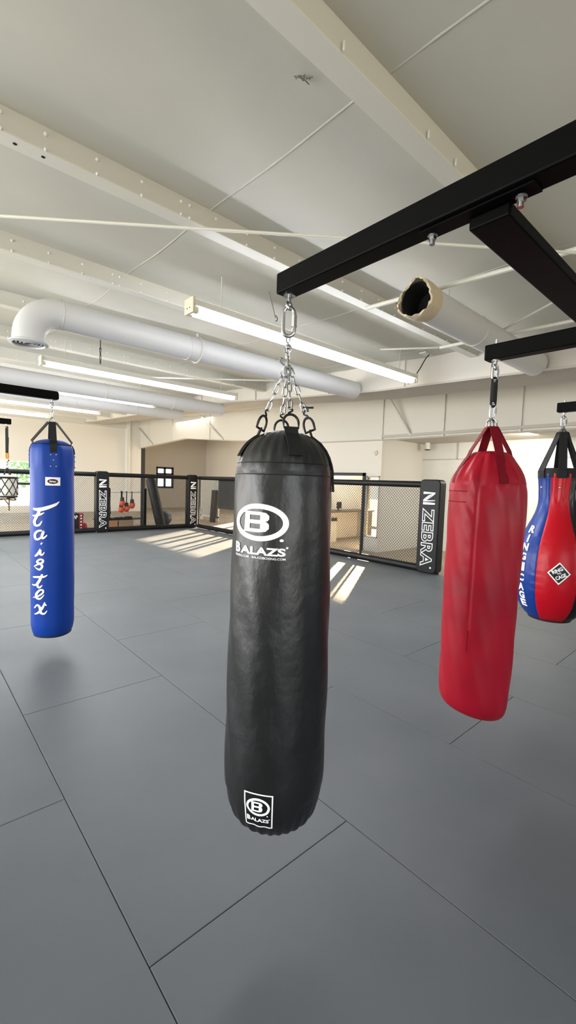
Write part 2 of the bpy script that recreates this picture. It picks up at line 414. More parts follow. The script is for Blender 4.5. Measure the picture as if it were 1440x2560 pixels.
g = G(); g.lathe(1.05, Yd, [(.153, H+1.40), (.188, H+1.385), (.188, H+1.372), (.155, H+1.362), (.15, H+1.38)], 40); vg = g.build('vent_ring', M_DUCT, t)
g = G(); g.lathe(1.05, Yd, [(0, H+1.40), (.152, H+1.392)], 40, mi=0)
for r in (.04, .075, .11): g.lathe(1.05, Yd, [(r, H+1.372), (r+.016, H+1.378), (r+.012, H+1.392), (r, H+1.372)], 40, mi=1)
g.build('grille', [M_DARK, M_DUCT], t)
g = G(); g.tube([(3.05, Yd-.02, H+1.96), (3.05, Yd-.02, Zd+Rd)], .016, 8); g.tube([(3.05, Yd+.17*cos(a), Zd+.17*sin(a)) for a in [pi/2+pi*2*i/28 for i in range(28)]], .008, 6, closed=True); g.build('hanger_strap', M_STEEL, t)
duct('round_duct', 'white round duct running between the second and third tube lamps', -3.4, 6.425, 10.0, H+1.86, .16, (3.4, 5.0))
duct('round_duct', 'farthest white round duct, low under the roof near the back wall', -3.4, 6.425, 12.2, H+1.92, .16, (3.4, 5.0))
# cut-off duct on the right
Yq, Zq, Rq = 2.29, H+1.68, .152
t = thing('cut_duct', 'white round duct with a torn open end showing a black hole', 'duct', (3.6, Yq, Zq))
g = G(); n = 40; vs = []; fs = []
for k, x in enumerate((3.64, 4.2, 4.62, 6.36)):
    for i in range(n): a = 2*pi*i/n; vs.append((x, Yq+Rq*cos(a), Zq+Rq*sin(a)))
for k in range(3):
    for i in range(n): j = (i+1) % n; fs.append([k*n+i, k*n+j, (k+1)*n+j, (k+1)*n+i])
g.add(vs, fs, 0, True); g.build('pipe', M_DUCT, t)
g = G(); vs = []; fs = []
for k, (x, r) in enumerate(((3.46, Rq*1.0), (3.46, Rq*1.1), (3.56, Rq*1.12), (3.68, Rq*1.02))):
    for i in range(n):
        a = 2*pi*i/n; jx = random.uniform(-.018, .018) if k < 3 else 0; rr = r*(1+random.uniform(-.03, .04))
        vs.append((x+jx+(.03*sin(a*2) if k < 2 else 0), Yq+rr*cos(a), Zq+rr*sin(a)))
for k in range(3):
    for i in range(n): j = (i+1) % n; fs.append([k*n+i, k*n+j, (k+1)*n+j, (k+1)*n+i])
g.add(vs, fs, 0, True); g.build('torn_sleeve', M_RAG, t)
g = G(); g.tube([(3.5, Yq, Zq), (3.75, Yq, Zq)], [Rq*.97, Rq*.9], 32, caps=False); g.cyl((3.74, Yq, Zq), (3.76, Yq, Zq), Rq*.9, 32); g.build('inner_lining', M_DARK, t)
g = G()
for x in (4.62,): g.tube([(x, Yq+(Rq+.001)*cos(2*pi*i/40), Zq+(Rq+.001)*sin(2*pi*i/40)) for i in range(40)], .004, 6, closed=True)
g.build('seam_ring', M_STEEL, t); g = G(); g.tube([(4.05, Yq, Zq+Rq-.005), (4.05, Yq, H+1.93)], .007, 6); g.build('hanger_rod', M_STEEL, t)

# ---- fluorescent lamps
def lamp(label, x0, x1, y, z):
    t = thing('tube_lamp', label, 'ceiling lamp', (x0, y, z), 'fluorescent tube lamps under the roof')
    g = G(); g.box(x0, x1, y-.05, y+.05, z+.045, z+.11, bev=.006); g.box(x0, x1, y-.085, y+.085, z+.035, z+.047); g.build('housing', M_FIX, t)
    for dy in (-.05, .05):
        g = G(); g.cyl((x0+.06, y+dy, z), (x1-.06, y+dy, z), .024, 12); g.build('tube', M_TUBE, t)
    for xe, sg in ((x0, 1), (x1, -1)):
        g = G(); g.box(xe-.015, xe+.015, y-.085, y+.085, z-.03, z+.115, bev=.006)
        for dy in (-.05, .05):
            g.box(xe, xe+sg*.055, y+dy-.024, y+dy+.024, z-.026, z+.03, bev=.005)
            g.cyl((xe-sg*.016, y+dy*.5, z+.02), (xe-sg*.018, y+dy*.5, z+.02), .006, 8, 1)
        g.build('end_cap', [M_PLUG, M_DARK], t)
    for xe in (x0+.35, x1-.35):
        g = G(); g.tube([(xe, y, z+.11), (xe, y, zb(y)+.06)], .006, 6); g.build('hanger', M_STEEL, t)
    la = bpy.data.lights.new('lamp_glow', 'AREA'); la.shape = 'RECTANGLE'; la.size = (x1-x0)*.95; la.size_y = .16; la.energy = 20; la.color = (.93, .96, 1)
    lo = bpy.data.objects.new('lamp_glow', la); COL.objects.link(lo); lo.location = (0, 0, 0); lo.parent = t; lo.location = ((x1-x0)/2, 0, -.035)
    return t
lamp('nearest lit double tube lamp, behind the chain of the black bag', 2.10, 5.90, 3.86, H+1.60)
lamp('second lit tube lamp, beginning just below the round duct grille', 1.66, 5.27, 7.7, H+1.70)
lamp('third lit tube lamp, passing behind the arm that holds the blue bag', 1.0, 4.72, 10.4, H+1.75)
lamp('fourth lit tube lamp, just above the straps of the blue bag', .7, 4.35, 13.2, H+1.80)
lamp('farthest lit tube lamp, lowest at left above the back wall', .3, 3.6, 15.6, H+1.82)
# ---- junction box with drooping cord
t = thing('junction_box', 'small white junction box on the roof steel with a dark cord to the lamp', 'junction box', (6.25, 3.88, H+2.1))
g = G(); g.box(6.1, 6.32, 3.78, 3.9, H+2.07, H+2.17, bev=.01); g.build('box', M_FIX, t)
g = G(); g.tube(smooth_path([(6.24, 3.8, H+2.07), (6.2, 3.84, H+2.0), (6.12, 3.88, H+1.84), (5.95, 3.87, H+1.68), (5.86, 3.86, H+1.66)]), .008, 8); g.build('cord', M_BLKM, t)
# ---- spare hook wires under the ceiling
t = thing('hook_wire', 'thin wire with a hook hanging from a purlin left of the black rack end', 'wire', (3.03, 3.9, zc(3.9)))
g = G(); a = Vector((3.03, 3.9, 3.86)); b = Vector((3.19, 3.9, 3.46)); g.tube([a, b], .005, 6); g.link(a+Vector((-.008,0,.02)), (0,0,1), (1,0,0), .05, .035, .005)
g.tube([b+Vector((.03*sin(i*.7), 0, -.02-.03*cos(i*.7)+.02)) for i in range(6)], .005, 6); g.tube([(3.03, 3.9, 3.88), (3.02, 3.9, zc(3.9))], .004, 6); g.build('wire', M_DCHR, t)
g = G(); g.tube([(2.15, 6.5, H+2.06), (2.15, 6.5, H+1.78)], .006, 6); g.chain((2.15, 6.5, H+1.80), (2.15, 6.5, H+1.58), .06, .03, .005)
tag(g.build('hook_wire', M_DCHR), 'thin hanging chain below the elbow duct, left of the second lamp', 'chain')
# recess down light and wall detector
t = thing('can_light', 'white cylindrical can light under the recess ceiling right of the fence', 'ceiling lamp', (10.5, 6.3, 2.8))
g = G(); g.cyl((10.5, 6.3, 2.62), (10.5, 6.3, 2.8), .065, 20); g.build('can', M_FIX, t)
g = G(); g.lathe(10.5, 6.3, [(.07, 2.625), (.075, 2.61), (.05, 2.6), (0, 2.615)], 24); g.build('rim', M_DCHR, t)
g = G(); g.tube([(8.95, 6.8, 2.44), (8.9, 6.8, 2.44)], [.07, .055], 24); g.sphere((8.9, 6.8, 2.44), .035, 0, 12, 8)
tag(g.build('wall_bell', M_PLUG), 'small round cream bell on the office wall above the fence', 'bell')

# ================================================================== BAG RACKS
AZ = 2.30
t = thing('bag_rack', 'large black steel bag rack with cross beam at upper right', 'bag rack', (1.055, .5, AZ))
def arm(t, x0, x1, y0, y1, z1): g = G(); g.box(x0, x1, y0, y1, AZ, z1, bev=.006); return g.build('arm', M_BLK, t)
arm(t, 1.02, 1.09, -1.6, 1.25, 2.372); arm(t, 2.30, 2.37, -1.6, 1.08, 2.378); arm(t, 4.18, 4.25, -1.6, 1.31, 2.378)
g = G(); g.box(1.07, 4.4, .462, .562, 2.268, AZ-.001, bev=.005); g.build('cross_beam', M_BLK, t)
g = G(); g.box(1.035, 1.085, .40, .68, AZ-.005, AZ, bev=.001); g.build('flange_plate', M_BLK, t)
for y in (.655, .435):
    g = G(); x = 1.06; g.cyl((x, y, AZ-.012), (x, y, AZ-.010), .013, 16); g.cyl((x, y, AZ-.022), (x, y, AZ-.012), .0105, 6); g.cyl((x, y, AZ-.034), (x, y, AZ-.022), .007, 10); g.build('bolt', M_CHR, t)
for x, y in ((1.055, -1.5), (2.335, -1.5), (4.215, -1.5)):
    g = G(); g.box(x-.04, x+.04, y-.04, y+.04, 0, AZ, bev=.004); g.box(x-.12, x+.12, y-.12, y+.12, 0, .012); g.build('post', M_BLK, t)
t = thing('bag_rack', 'black steel rack arm at far left carrying the tall blue bag', 'bag rack', (.3, 4.39, AZ))
g = G(); g.box(-1.2, 1.085, 4.35, 4.43, AZ, 2.372, bev=.012); g.build('arm', M_BLK, t)
g = G(); g.box(-1.2, -1.12, 4.35, 4.43, 0, AZ+.07); g.box(-1.3, -1.02, 4.25, 4.53, 0, .012); g.build('post', M_BLK, t)
t = thing('bag_rack', 'short black rack arm end at left edge above the small white bag', 'bag rack', (.3, 7.15, AZ))
g = G(); g.box(-1.2, 1.17, 7.12, 7.2, AZ, 2.375, bev=.008); g.build('arm', M_BLK, t)
g = G(); g.box(-1.2, -1.12, 7.12, 7.2, 0, AZ+.07); g.box(-1.3, -1.02, 7.02, 7.3, 0, .012); g.build('post', M_BLK, t)

# ================================================================== BAGS
UPZ = Vector((0,0,1))
def eye_bolt(t, x, y, z, up=0.):
    g = G()
    if up: g.cyl((x, y, z), (x, y, z+.075+up), .006, 10)
    g.cyl((x, y, z-.004), (x, y, z+.002), .022, 20); g.cyl((x, y, z-.025), (x, y, z), .0075, 10)
    g.tube([(x+.010*cos(a), y+.010*sin(a)*.3, z-.036+.014*sin(a)) for a in [2*pi*i/16 for i in range(16)]], .0055, 8, closed=True)
    return g.build('eye_bolt', M_CHR, t)
def quick_link(t, c, L, W, r, sd, sleeve=True):
    g = G(); g.link(c, (0,0,1), sd, L, W, r, n=12, k=10); o = g.build('quick_link', M_CHR, t)
    if sleeve:
        s = Vector(sd).normalized()*(W/2-r); q = G(); q.cyl(Vector(c)+s-UPZ*L*.14, Vector(c)+s+UPZ*L*.2, r*1.5, 6); q.build('sleeve_nut', M_CHR, o)
    return o
RIGHT = Vector((.747, -.665, 0))                                  # sideways direction seen by the viewer

# ---- (1) big black bag -------------------------------------------------------
bx, by = 1.06, 1.22; TC = atan2(-by, -bx)
t = thing('heavy_bag', 'large black leather punching bag hanging on chains in the centre foreground', 'punching bag', (bx, by, .35))
profB = [(0, .345), (.06, .343), (.105, .35), (.145, .375), (.17, .42), (.184, .49), (.189, .57), (.190, .75), (.189, .95), (.187, 1.15), (.183, 1.35), (.179, 1.55), (.1765, 1.62), (.174, 1.665), (.168, 1.70), (.154, 1.737), (.128, 1.772), (.088, 1.80), (.045, 1.814), (0, 1.818)]
profBd = dense(profB, 6)
def fB(th, z, r):
    w = max(0, min(1, (.47-z)/.09)) if z < .5 else max(0, min(1, (z-1.675)/.05))
    w *= min(1, r/.10); q = .011 if z > 1 else .022
    d = r*(1+q*w*(sin(26*th+1.2*sin(3*th))))
    if .5 < z < 1.66: d += .0022*sin(5*th+7*z)*sin(11*z+2*th)+.0012*sin(17*z+9*th)
    return d
def surfB(th, z): r = fB(th, z, interp(profBd, z)); return Vector((bx+r*cos(th), by+r*sin(th), z))
g = G(); g.lathe(bx, by, profBd, 180, fn=fB); g.build('body', M_LEA, t)
g = G()
for zz in (1.655, 1.695): g.tube([surfB(TC-2.3+4.6*i/90, zz)*1 for i in range(91)], .0022, 6)
g.build('seam_welt', M_LEA, t)
offs = (RAD(13), RAD(88), RAD(-78), RAD(190))
apex = Vector((bx+.002, by, 2.055)); rings = []
for k, of in enumerate(offs):
    th = TC+of; d = Vector((cos(th), sin(th), 0)); zb0 = 1.72 if k != 1 else 1.60; r_at = .118
    zs = [zb0+(1.797-zb0)*i/8 for i in range(9)]
    pts = [surfB(th, z)+d*.006 for z in zs] + [Vector((bx, by, 0))+d*.09+UPZ*1.822]
    ns = [d]*5+[(d+UPZ*(i*.35)) for i in range(1, 6)]
    g = G(); g.tube(pts, .01, flat=(.048, .006, ns)); g.build('strap', M_WEB, t)
    c = Vector((bx, by, 0))+d*.086+UPZ*1.838; ax = (UPZ*.95-d*.3).normalized(); sd = d.cross(UPZ)+d*(0, .9, -.9, 0)[k]; sd = (sd-ax*sd.dot(ax)).normalized()
    g = G(); P = [c-ax*.02-sd*.026, c-ax*.02+sd*.026] + [c+(sd*cos(a)*.027+ax*(sin(a)*.03)) for a in [pi*i/10 for i in range(11)]]
    g.tube(P, .0045, 8, closed=True); g.build('d_ring', M_BLKM, t)
    top = c+ax*.032; hk = (apex-top).normalized(); s = top+hk*.026
    g = G(); P = [];
    for i in range(15):
        u = i/14; a = 2*pi*u*1.15; P.append(top+hk*(.032*u-.006)+sd*.008*sin(a))
    g.tube(P, .0035, 8)
    if k == 1: g.tube([s+RIGHT*.012-hk*.004+UPZ*.0, s+RIGHT*.012+UPZ*.012], .004, 8); g.tube([s+RIGHT*-.006+UPZ*.012, s+RIGHT*.034+UPZ*.012], .004, 8)
    g.build('s_hook', M_DCHR, t)
    g = G(); g.chain(s-hk*.005, apex+d*.008-UPZ*.01, .042, .021, .0034); g.build('chain', M_CHR, t)
g = G(); g.link(apex+UPZ*-.02, (.2,.1,1), RIGHT, .05, .026, .0042); g.link(apex+UPZ*.012, (0,0,1), Vector((.665,.747,0)), .045, .024, .004)
g.link(apex-RIGHT*.018+UPZ*.012, (-.75*.6,.66*.6,.6), (0,0,1), .036, .02, .003); g.build('gather_link', M_CHR, t)
g = G(); g.chain(apex+UPZ*.02, (bx, by, 2.112), .034, .018, .0032); g.sphere((bx, by, 2.117), .009); g.cyl((bx, by, 2.115), (bx, by, 2.128), .006, 10)
g.tube([Vector((bx, by, 2.112))+RIGHT*.012*cos(a)+UPZ*.016*sin(a) for a in [2*pi*i/18 for i in range(18)]], .003, 8, closed=True)
g.link((bx, by, 2.145), (0,0,1), RIGHT, .03, .018, .003); g.build('swivel', M_CHR, t)
quick_link(t, (bx, by, 2.206), .115, .054, .0072, RIGHT)
eye_bolt(t, bx, by, AZ)
# print: ring with B, name, small line of text
Rr = .181; thL = TC-RAD(26.5)
B_out = [(0,0),(.66,0),(.9,.06),(1,.2),(1,.4),(.94,.5),(.86,.53),(.94,.56),(1,.66),(1,.82),(.9,.95),(.68,1),(0,1),(.05,.9),(.05,.1)]
B_in = [[(.28,.17),(.7,.17),(.7,.42),(.28,.42)], [(.28,.6),(.7,.6),(.7,.84),(.28,.84)]]
def balazs(g, th, z, w, h, surf, R, small=True, mi=0, off=.002):
    ring = fit(poly2d([ell(0,0,1,1), ell(0,0,.81,.73)], 30), -w/2, w/2, z, z+h)
    wrap(g, ring, th, 0, R, surf, off=off, mi=mi)
    wrap(g, fit(poly2d([B_out]+B_in, 16), -w*.30, w*.19, z+h*.235, z+h*.785), th, 0, R, surf, off=off, mi=mi)
    wrap(g, fit(poly2d([ell(0,0,1,1,14)], 6), w*.36, w*.425, z+h*.015, z+h*.09), th, 0, R, surf, off=off, mi=mi)
    zt = z-h*.37
    wrap(g, fit(text2d('B', .05), -w*.5, -w*.34, zt, zt+h*.29), th, 0, R, surf, off=off, mi=mi)
    wrap(g, fit(text2d('ALAZS', .04, 0, 1.0), -w*.33, w*.46, zt, zt+h*.215), th, 0, R, surf, off=off, mi=mi)
    wrap(g, fit(poly2d([ell(0,0,1,1,12)], 6), w*.46, w*.5, zt+h*.2, zt+h*.26), th, 0, R, surf, off=off, mi=mi)
    if small:
        wrap(g, fit(text2d('BOXING.COM - BALAZSBOXING.COM', .015, 0, 1.0, 40), -w*.5, w*.46, zt-h*.10, zt-h*.04), th, 0, R, surf, off=off, mi=mi)
g = G(); balazs(g, thL, 1.430, .214, .126, surfB, Rr); g.build('white_logo', M_WHT, t)
thS = TC-RAD(16.3-.3); g = G()
wrap(g, poly2d([[(-.054,.424),(.054,.424),(.054,.556),(-.054,.556)]], 16), thS, 0, .188, surfB, .001, 1)
wrap(g, poly2d([[(-.053,.425),(.053,.425),(.053,.555),(-.053,.555)], [(-.048,.430),(.048,.430),(.048,.550),(-.048,.550)]], 16), thS, 0, .188, surfB, .002)
balazs(g, thS, .474, .086, .066, surfB, .188, False, off=.0045)
g.build('label_patch', [M_WHT, M_BLKP], t)

# ---- (2) red bag ---------------------------------------------------------------
rx, ry = 2.33, 1.03; TR = atan2(-ry, -rx)
t = thing('heavy_bag', 'plain red vinyl punching bag hanging at the right', 'punching bag', (rx, ry, .4))
profR = [(0, .43), (.08, .425), (.135, .432), (.163, .46), (.174, .52), (.178, .65), (.181, .85), (.184, 1.05), (.187, 1.25), (.190, 1.45), (.190, 1.56), (.187, 1.635), (.176, 1.685), (.155, 1.73), (.125, 1.775), (.095, 1.812), (.06, 1.825), (0, 1.828)]
profRd = dense(profR, 6)
def fR(th, z, r):
    w = max(0, min(1, (z-1.60)/.08))*min(1, r/.1)
    d = r*(1+.028*w*sin(9*th+2*sin(2*th)+14*z)+.014*w*sin(21*th-9*z))
    if .5 < z < 1.66: d += .004*sin(3*th+3*z)*sin(6*z)+.0015*sin(12*th+23*z)
    sc = TR-RAD(13); q = (th-sc+pi) % (2*pi)-pi                 # puckered side seam
    if .9 < z < 1.8: d -= .006*math.exp(-(q/.025)**2) ; d += .004*math.exp(-((q+.16)/.12)**2)*sin(z*62+q*14)*max(0, sin((z-.9)*3.4))
    lean = (z-1.7)*.012; tilt = 0
    return (d, -RIGHT.x*lean*-1, -RIGHT.y*lean*-1)
def surfR(th, z):
    q = fR(th, z, interp(profRd, z)); return Vector((rx+q[0]*cos(th)+q[1], ry+q[0]*sin(th)+q[2], z))
g = G(); g.lathe(rx, ry, profRd, 180, fn=fR)
for i, v in enumerate(g.v):                                         # bottom sits askew
    if v.z < .9: s = (v-Vector((rx, ry, v.z))).dot(RIGHT); v.z -= s*.16*min(1, (.9-v.z)/.35)
g.build('body', M_RED, t)
g = G()
for z in (1.615, 1.56): g.tube([surfR(TR-RAD(85)+RAD(55)*i/30, z)+Vector((0,0,0)) for i in range(31)], .0022, 6)
g.tube([surfR(TR-RAD(13), .8+.98*i/60) for i in range(61)], .0018, 6); g.build('stitching', M_REDW, t)
ap = Vector((rx, ry, 2.005))
for k in range(4):
    th = TR+RAD(24)+k*pi/2; d = Vector((cos(th), sin(th), 0))
    zs = [1.66, 1.70, 1.74, 1.775, 1.80]
    pts = [surfR(th, z)+d*.004 for z in zs] + [Vector((rx, ry, 0))+d*.10+UPZ*1.83] + [Vector((rx, ry, 0))+d*(.10-.075*u)+UPZ*(1.83+.125*u) for u in (.33, .66, 1.)]
    g = G(); g.tube(pts, .01, flat=(.044, .004, [d]*3+[d+UPZ*.5]*6)); g.build('strap', M_REDW, t)
    c = Vector((rx, ry, 0))+d*.017+UPZ*1.975; sd = d.cross(UPZ)
    g = G(); g.tube([c-UPZ*.02-sd*.022, c-UPZ*.02+sd*.022, c+sd*.014+UPZ*.012, c+UPZ*.026-d*.012, c-sd*.014+UPZ*.012], .004, 8, closed=True); g.build('delta_ring', M_CHR, t)
quick_link(t, (rx, ry, 2.035), .085, .036, .005, RIGHT)
g = G(); g.box(rx-.02, rx+.02, ry-.012, ry+.012, 2.085, 2.185, bev=.006); g.tube([Vector((rx, ry, 2.08))+RIGHT*.012*cos(a)+UPZ*.02*sin(a) for a in [2*pi*i/16 for i in range(16)]], .006, 8, closed=True)
g.tube([Vector((rx, ry, 2.19))+RIGHT*.012*cos(a)+UPZ*.02*sin(a) for a in [2*pi*i/16 for i in range(16)]], .006, 8, closed=True); g.build('shock_strap', M_WEB, t)
quick_link(t, (rx, ry, 2.235), .085, .036, .005, RIGHT)
eye_bolt(t, rx, ry, AZ, .03)

# ---- (3) blue bag ----------------------------------------------------------------
ux, uy = 1.04, 4.41; TU = atan2(-uy, -ux)
t = thing('heavy_bag', 'tall blue vinyl punching bag with white script lettering, hanging at left', 'punching bag', (ux, uy, .13))
profU = [(0, .142), (.08, .14), (.13, .15), (.158, .18), (.173, .24), (.178, .32), (.180, .7), (.181, 1.2), (.179, 1.6), (.182, 1.75), (.178, 1.84), (.165, 1.885), (.135, 1.915), (.09, 1.935), (.04, 1.945), (0, 1.945)]
profUd = dense(profU, 5)
def fU(th, z, r):
    w = max(0, min(1, (z-1.62)/.12))*min(1, r/.12)
    return r*(1+.022*w*sin(8*th+.8))+(.0025*sin(4*th+8*z)*sin(9*z) if z < 1.7 else 0)
def surfU(th, z): r = fU(th, z, interp(profUd, z)); return Vector((ux+r*cos(th), uy+r*sin(th), z))
g = G(); g.lathe(ux, uy, profUd, 120, fn=fU); g.build('body', M_BLUE, t)
g = G(); g.tube([surfU(2*pi*i/80, 1.895) for i in range(80)], .007, 6, closed=True); g.build('rim_piping', M_WEB, t); g = G(); g.tube([surfU(2*pi*i/80, .165) for i in range(80)], .008, 6, closed=True); g.build('rim_piping', M_WEB, t)
for k in range(4):
    th = TU+RAD(3)+k*pi/2; d = Vector((cos(th), sin(th), 0))
    pts = [surfU(th, z)+d*.005 for z in (1.82, 1.86, 1.89, 1.905)] + [Vector((ux, uy, 0))+d*.16+UPZ*1.925] + [Vector((ux, uy, 0))+d*(.16-.13*u)+UPZ*(1.925+.175*u) for u in (.35, .7, 1)]
    g = G(); dc = Vector((cos(TU), sin(TU), 0))*(.0, 1.3)[k % 2]; g.tube(pts, .01, flat=((.055, .056)[k % 2], .005, [d]*3+[d+dc*.1]+[d+UPZ*.4+dc*.3]*4)); g.build('strap', M_WEB, t)
    g = G(); m = poly2d([[(-.045,1.68),(.045,1.68),(.045,1.825),(-.045,1.825)]], 8); wrap(g, m, th, 0, .18, surfU, .003)
    pt = g.build('rivet_patch', M_BLUE, t)
    for du, dz in ((-.02,1.80),(.02,1.80),(0,1.755),(-.02,1.70),(.022,1.70)): q = G(); q.sphere(surfU(th+du/.18, dz)+d*.004, .0075, 0, 8, 6); q.build('rivet', M_CHR, pt)
    c = Vector((ux, uy, 0))+d*.022+UPZ*2.115; sd = d.cross(UPZ); g = G()
    g.tube([c-UPZ*.015-sd*.024, c-UPZ*.015+sd*.024, c+UPZ*.03-d*.018], .0045, 8, closed=True); g.build('delta_ring', M_CHR, t)
g = G(); g.link((ux, uy, 2.165), (0,0,1), RIGHT, .065, .024, .004); g.link((ux, uy, 2.215), (0,0,1), RIGHT.cross(UPZ), .055, .022, .004)
g.tube([Vector((ux, uy, 2.255))+RIGHT*.018*cos(a)+UPZ*.022*sin(a) for a in [2*pi*i/18 for i in range(18)]], .005, 8, closed=True); g.build('snap_hook', M_CHR, t)
eye_bolt(t, ux, uy, AZ)
# white script letters stacked down the left of the bag
def sc(pts): return [(x/743*180*.00367, -y/2560*620*.00372) for x, y in pts]
z_ref = 1.971+ .24                                   # photo row 1000 at the axis of this bag
L = []
L += [(sc([(210,985),(260,990),(330,970),(400,940),(436,908)]), [.010,.022,.021,.016,.002]), (sc([(262,1000),(252,1030),(235,1070),(222,1110),(232,1145),(262,1140),(285,1100)]), [.016,.016,.015,.014,.013,.011,.004]), (sc([(205,1052),(235,1050),(275,1035),(305,1018)]), [.006,.013,.011,.003])]
L += [(sc([(285,1195),(250,1200),(225,1235),(232,1280),(262,1275),(290,1240),(300,1200),(285,1240),(290,1270),(318,1250),(328,1235)]), [.010,.012,.013,.013,.011,.009,.011,.013,.012,.008,.003])]
L += [(sc([(275,1318),(285,1325)]), [.014,.013]), (sc([(265,1375),(262,1400),(235,1440),(220,1450)]), [.006,.014,.012,.005]), (sc([(272,1385),(268,1425),(285,1432),(305,1405)]), [.01,.013,.010,.003])]
L += [(sc([(215,1555),(245,1530),(285,1510),(290,1485),(262,1480),(240,1505),(262,1520),(285,1545),(262,1580),(225,1560)]), [.004,.010,.012,.011,.010,.010,.012,.012,.012,.004])]
L += [(sc([(285,1625),(265,1680),(240,1730),(255,1760),(285,1735)]), [.010,.015,.014,.012,.004]), (sc([(205,1660),(245,1655),(300,1650),(330,1632)]), [.008,.013,.011,.003]), (sc([(195,1735),(215,1740),(240,1720)]), [.004,.010,.006])]
L += [(sc([(205,1865),(240,1850),(285,1815),(290,1785),(262,1785),(232,1825),(235,1865),(265,1870),(300,1830)]), [.004,.009,.010,.010,.011,.013,.013,.010,.003])]
L += [(sc([(305,1905),(285,1960),(250,2010),(215,2030)]), [.006,.013,.012,.005]), (sc([(215,1970),(240,1935),(262,1960),(270,2010),(300,2020),(325,1990)]), [.005,.010,.014,.014,.010,.004]), (sc([(300,1915),(318,1940)]), [.008,.008])]
def pix_to_bag(m):
    c = 131-40; vs = []
    for x, y in m[0]:
        off = x-c*.00367; vs.append((.18*math.asin(max(-.985, min(.985, off/.181))), y+z_ref))
    return vs, m[1]
M_EDGE = mat('letter_edge', '#0b2560', .5)
for ids in ((0,1,2), (3,), (4,5,6), (7,), (8,9,10), (11,), (12,13,14)):
    g = G(); wrap(g, pix_to_bag(strokes2d([(L[i][0], [w*1.45 for w in L[i][1]]) for i in ids])), TU, 0, .18, surfU, .003); lo = g.build('letter', M_WHT, t)
    g = G(); wrap(g, pix_to_bag(strokes2d([([(a[0]+.0005, a[1]-.0015) for a in L[i][0]], [w*1.45+.006 for w in L[i][1]]) for i in ids])), TU, 0, .18, surfU, .0015); g.build('edge', M_EDGE, lo)
g = G(); wrap(g, poly2d([[(-.059,1.532),(.059,1.532),(.059,1.605),(-.059,1.605)]], 10), TU+RAD(1), 0, .18, surfU, .002)
wrap(g, poly2d([ell(-.001,1.568,.042,.022)], 12), TU+RAD(1), 0, .18, surfU, .003, 1); wrap(g, poly2d([ell(-.001,1.568,.042,.022), ell(-.001,1.568,.036,.017)], 12), TU+RAD(1), 0, .18, surfU, .0035, 2)
wrap(g, fit(text2d('Fairtex', .03, .3), -.028, .028, 1.560, 1.577), TU+RAD(1), 0, .18, surfU, .004, 0)
g.build('label_patch', [M_WHT, M_BLKP, mat('label_red', '#8e2430', .5)], t)

# ---- (4) pear shaped bag at the right edge -------------------------------------------
px_, py_ = 4.25, 1.27; TP = atan2(-py_, -px_)
t = thing('pear_bag', 'pear-shaped blue, red and black punching bag at the right edge', 'punching bag', (px_, py_, .5))
profP = [(0, .512), (.08, .512), (.14, .52), (.185, .55), (.225, .60), (.263, .67), (.29, .76), (.301, .86), (.300, .98), (.286, 1.12), (.25, 1.24), (.205, 1.34), (.165, 1.44), (.146, 1.53), (.143, 1.62), (.150, 1.71), (.157, 1.765), (.150, 1.785), (.10, 1.79), (0, 1.79)]
profPd = dense(profP, 5); P0 = TP-RAD(23)
def fP(th, z, r):
    q = ((th-P0) % (pi/3)); q = min(q, pi/3-q); w = 1 if .54 < z < 1.78 else 0
    d = r*(1-.022*w*math.exp(-(q/.035)**2))+.010*w*r*sin(pi*(((th-P0) % (pi/3))/(pi/3)))
    pk = math.exp(-(q/.16)**2)*w*max(0, sin(pi*(z-.6)/.9)) if z < 1.5 else 0
    d += .0035*pk*sin(z*95+3*th)
    if z > 1.52: d += .006*sin(18*th)*min(1, (z-1.52)/.1)*w
    return d
def surfP(th, z): r = fP(th, z, interp(profPd, z)); return Vector((px_+r*cos(th), py_+r*sin(th), z))
for k, (m, l) in enumerate(((M_RED2, 'red panel'), (M_BLK2, 'black panel'), (M_BLUE2, 'blue panel'), (M_RED2, 'red panel'), (M_BLK2, 'black panel'), (M_BLUE2, 'blue panel'))):
    a = P0+k*pi/3; g = G(); g.lathe(px_, py_, profPd, 24, a, a+pi/3, fn=fP); o = g.build('panel', m, t); o['label'] = l
    g = G(); g.sphere(surfP(a+pi/6-.05, 1.66), .012, 0, 10, 6); g.build('grommet', M_CHR, o)
g = G(); g.tube([surfP(2*pi*i/80, .53)-UPZ*.004 for i in range(80)], .007, 6, closed=True); g.build('bottom_piping', M_WEB, t)
ap = Vector((px_, py_, 2.17))
g = G(); g.lathe(px_, py_, [(.160, 1.745), (.163, 1.80), (.152, 1.825), (.14, 1.825)], 60); g.build('collar', M_WEB, t)
for k in range(6):
    th = P0+pi/6+k*pi/3; d = Vector((cos(th), sin(th), 0)); O = Vector((px_, py_, 0))
    pts = [O+d*.162+UPZ*1.74, O+d*.166+UPZ*1.80] + [O+d*(.166-.135*u)+UPZ*(1.80+.335*u) for u in (.3, .65, 1)]
    g = G(); g.tube(pts, .01, flat=(.062 if k != 1 else .05, .006, [d]*2+[d+UPZ*.3]*3)); g.build('strap', M_WEB, t)
    c = O+d*.02+UPZ*2.15; sd = d.cross(UPZ); g = G(); g.tube([c-UPZ*.015-sd*.026, c-UPZ*.015+sd*.026, c+UPZ*.03-d*.016], .005, 8, closed=True); g.build('delta_ring', M_CHR, t)
quick_link(t, (px_, py_, 2.222), .105, .05, .0065, RIGHT)
eye_bolt(t, px_, py_, AZ, .03)
g = G(); zs = [1.298, 1.22, 1.147, 1.066, .978, .886, .805, .733, .666]
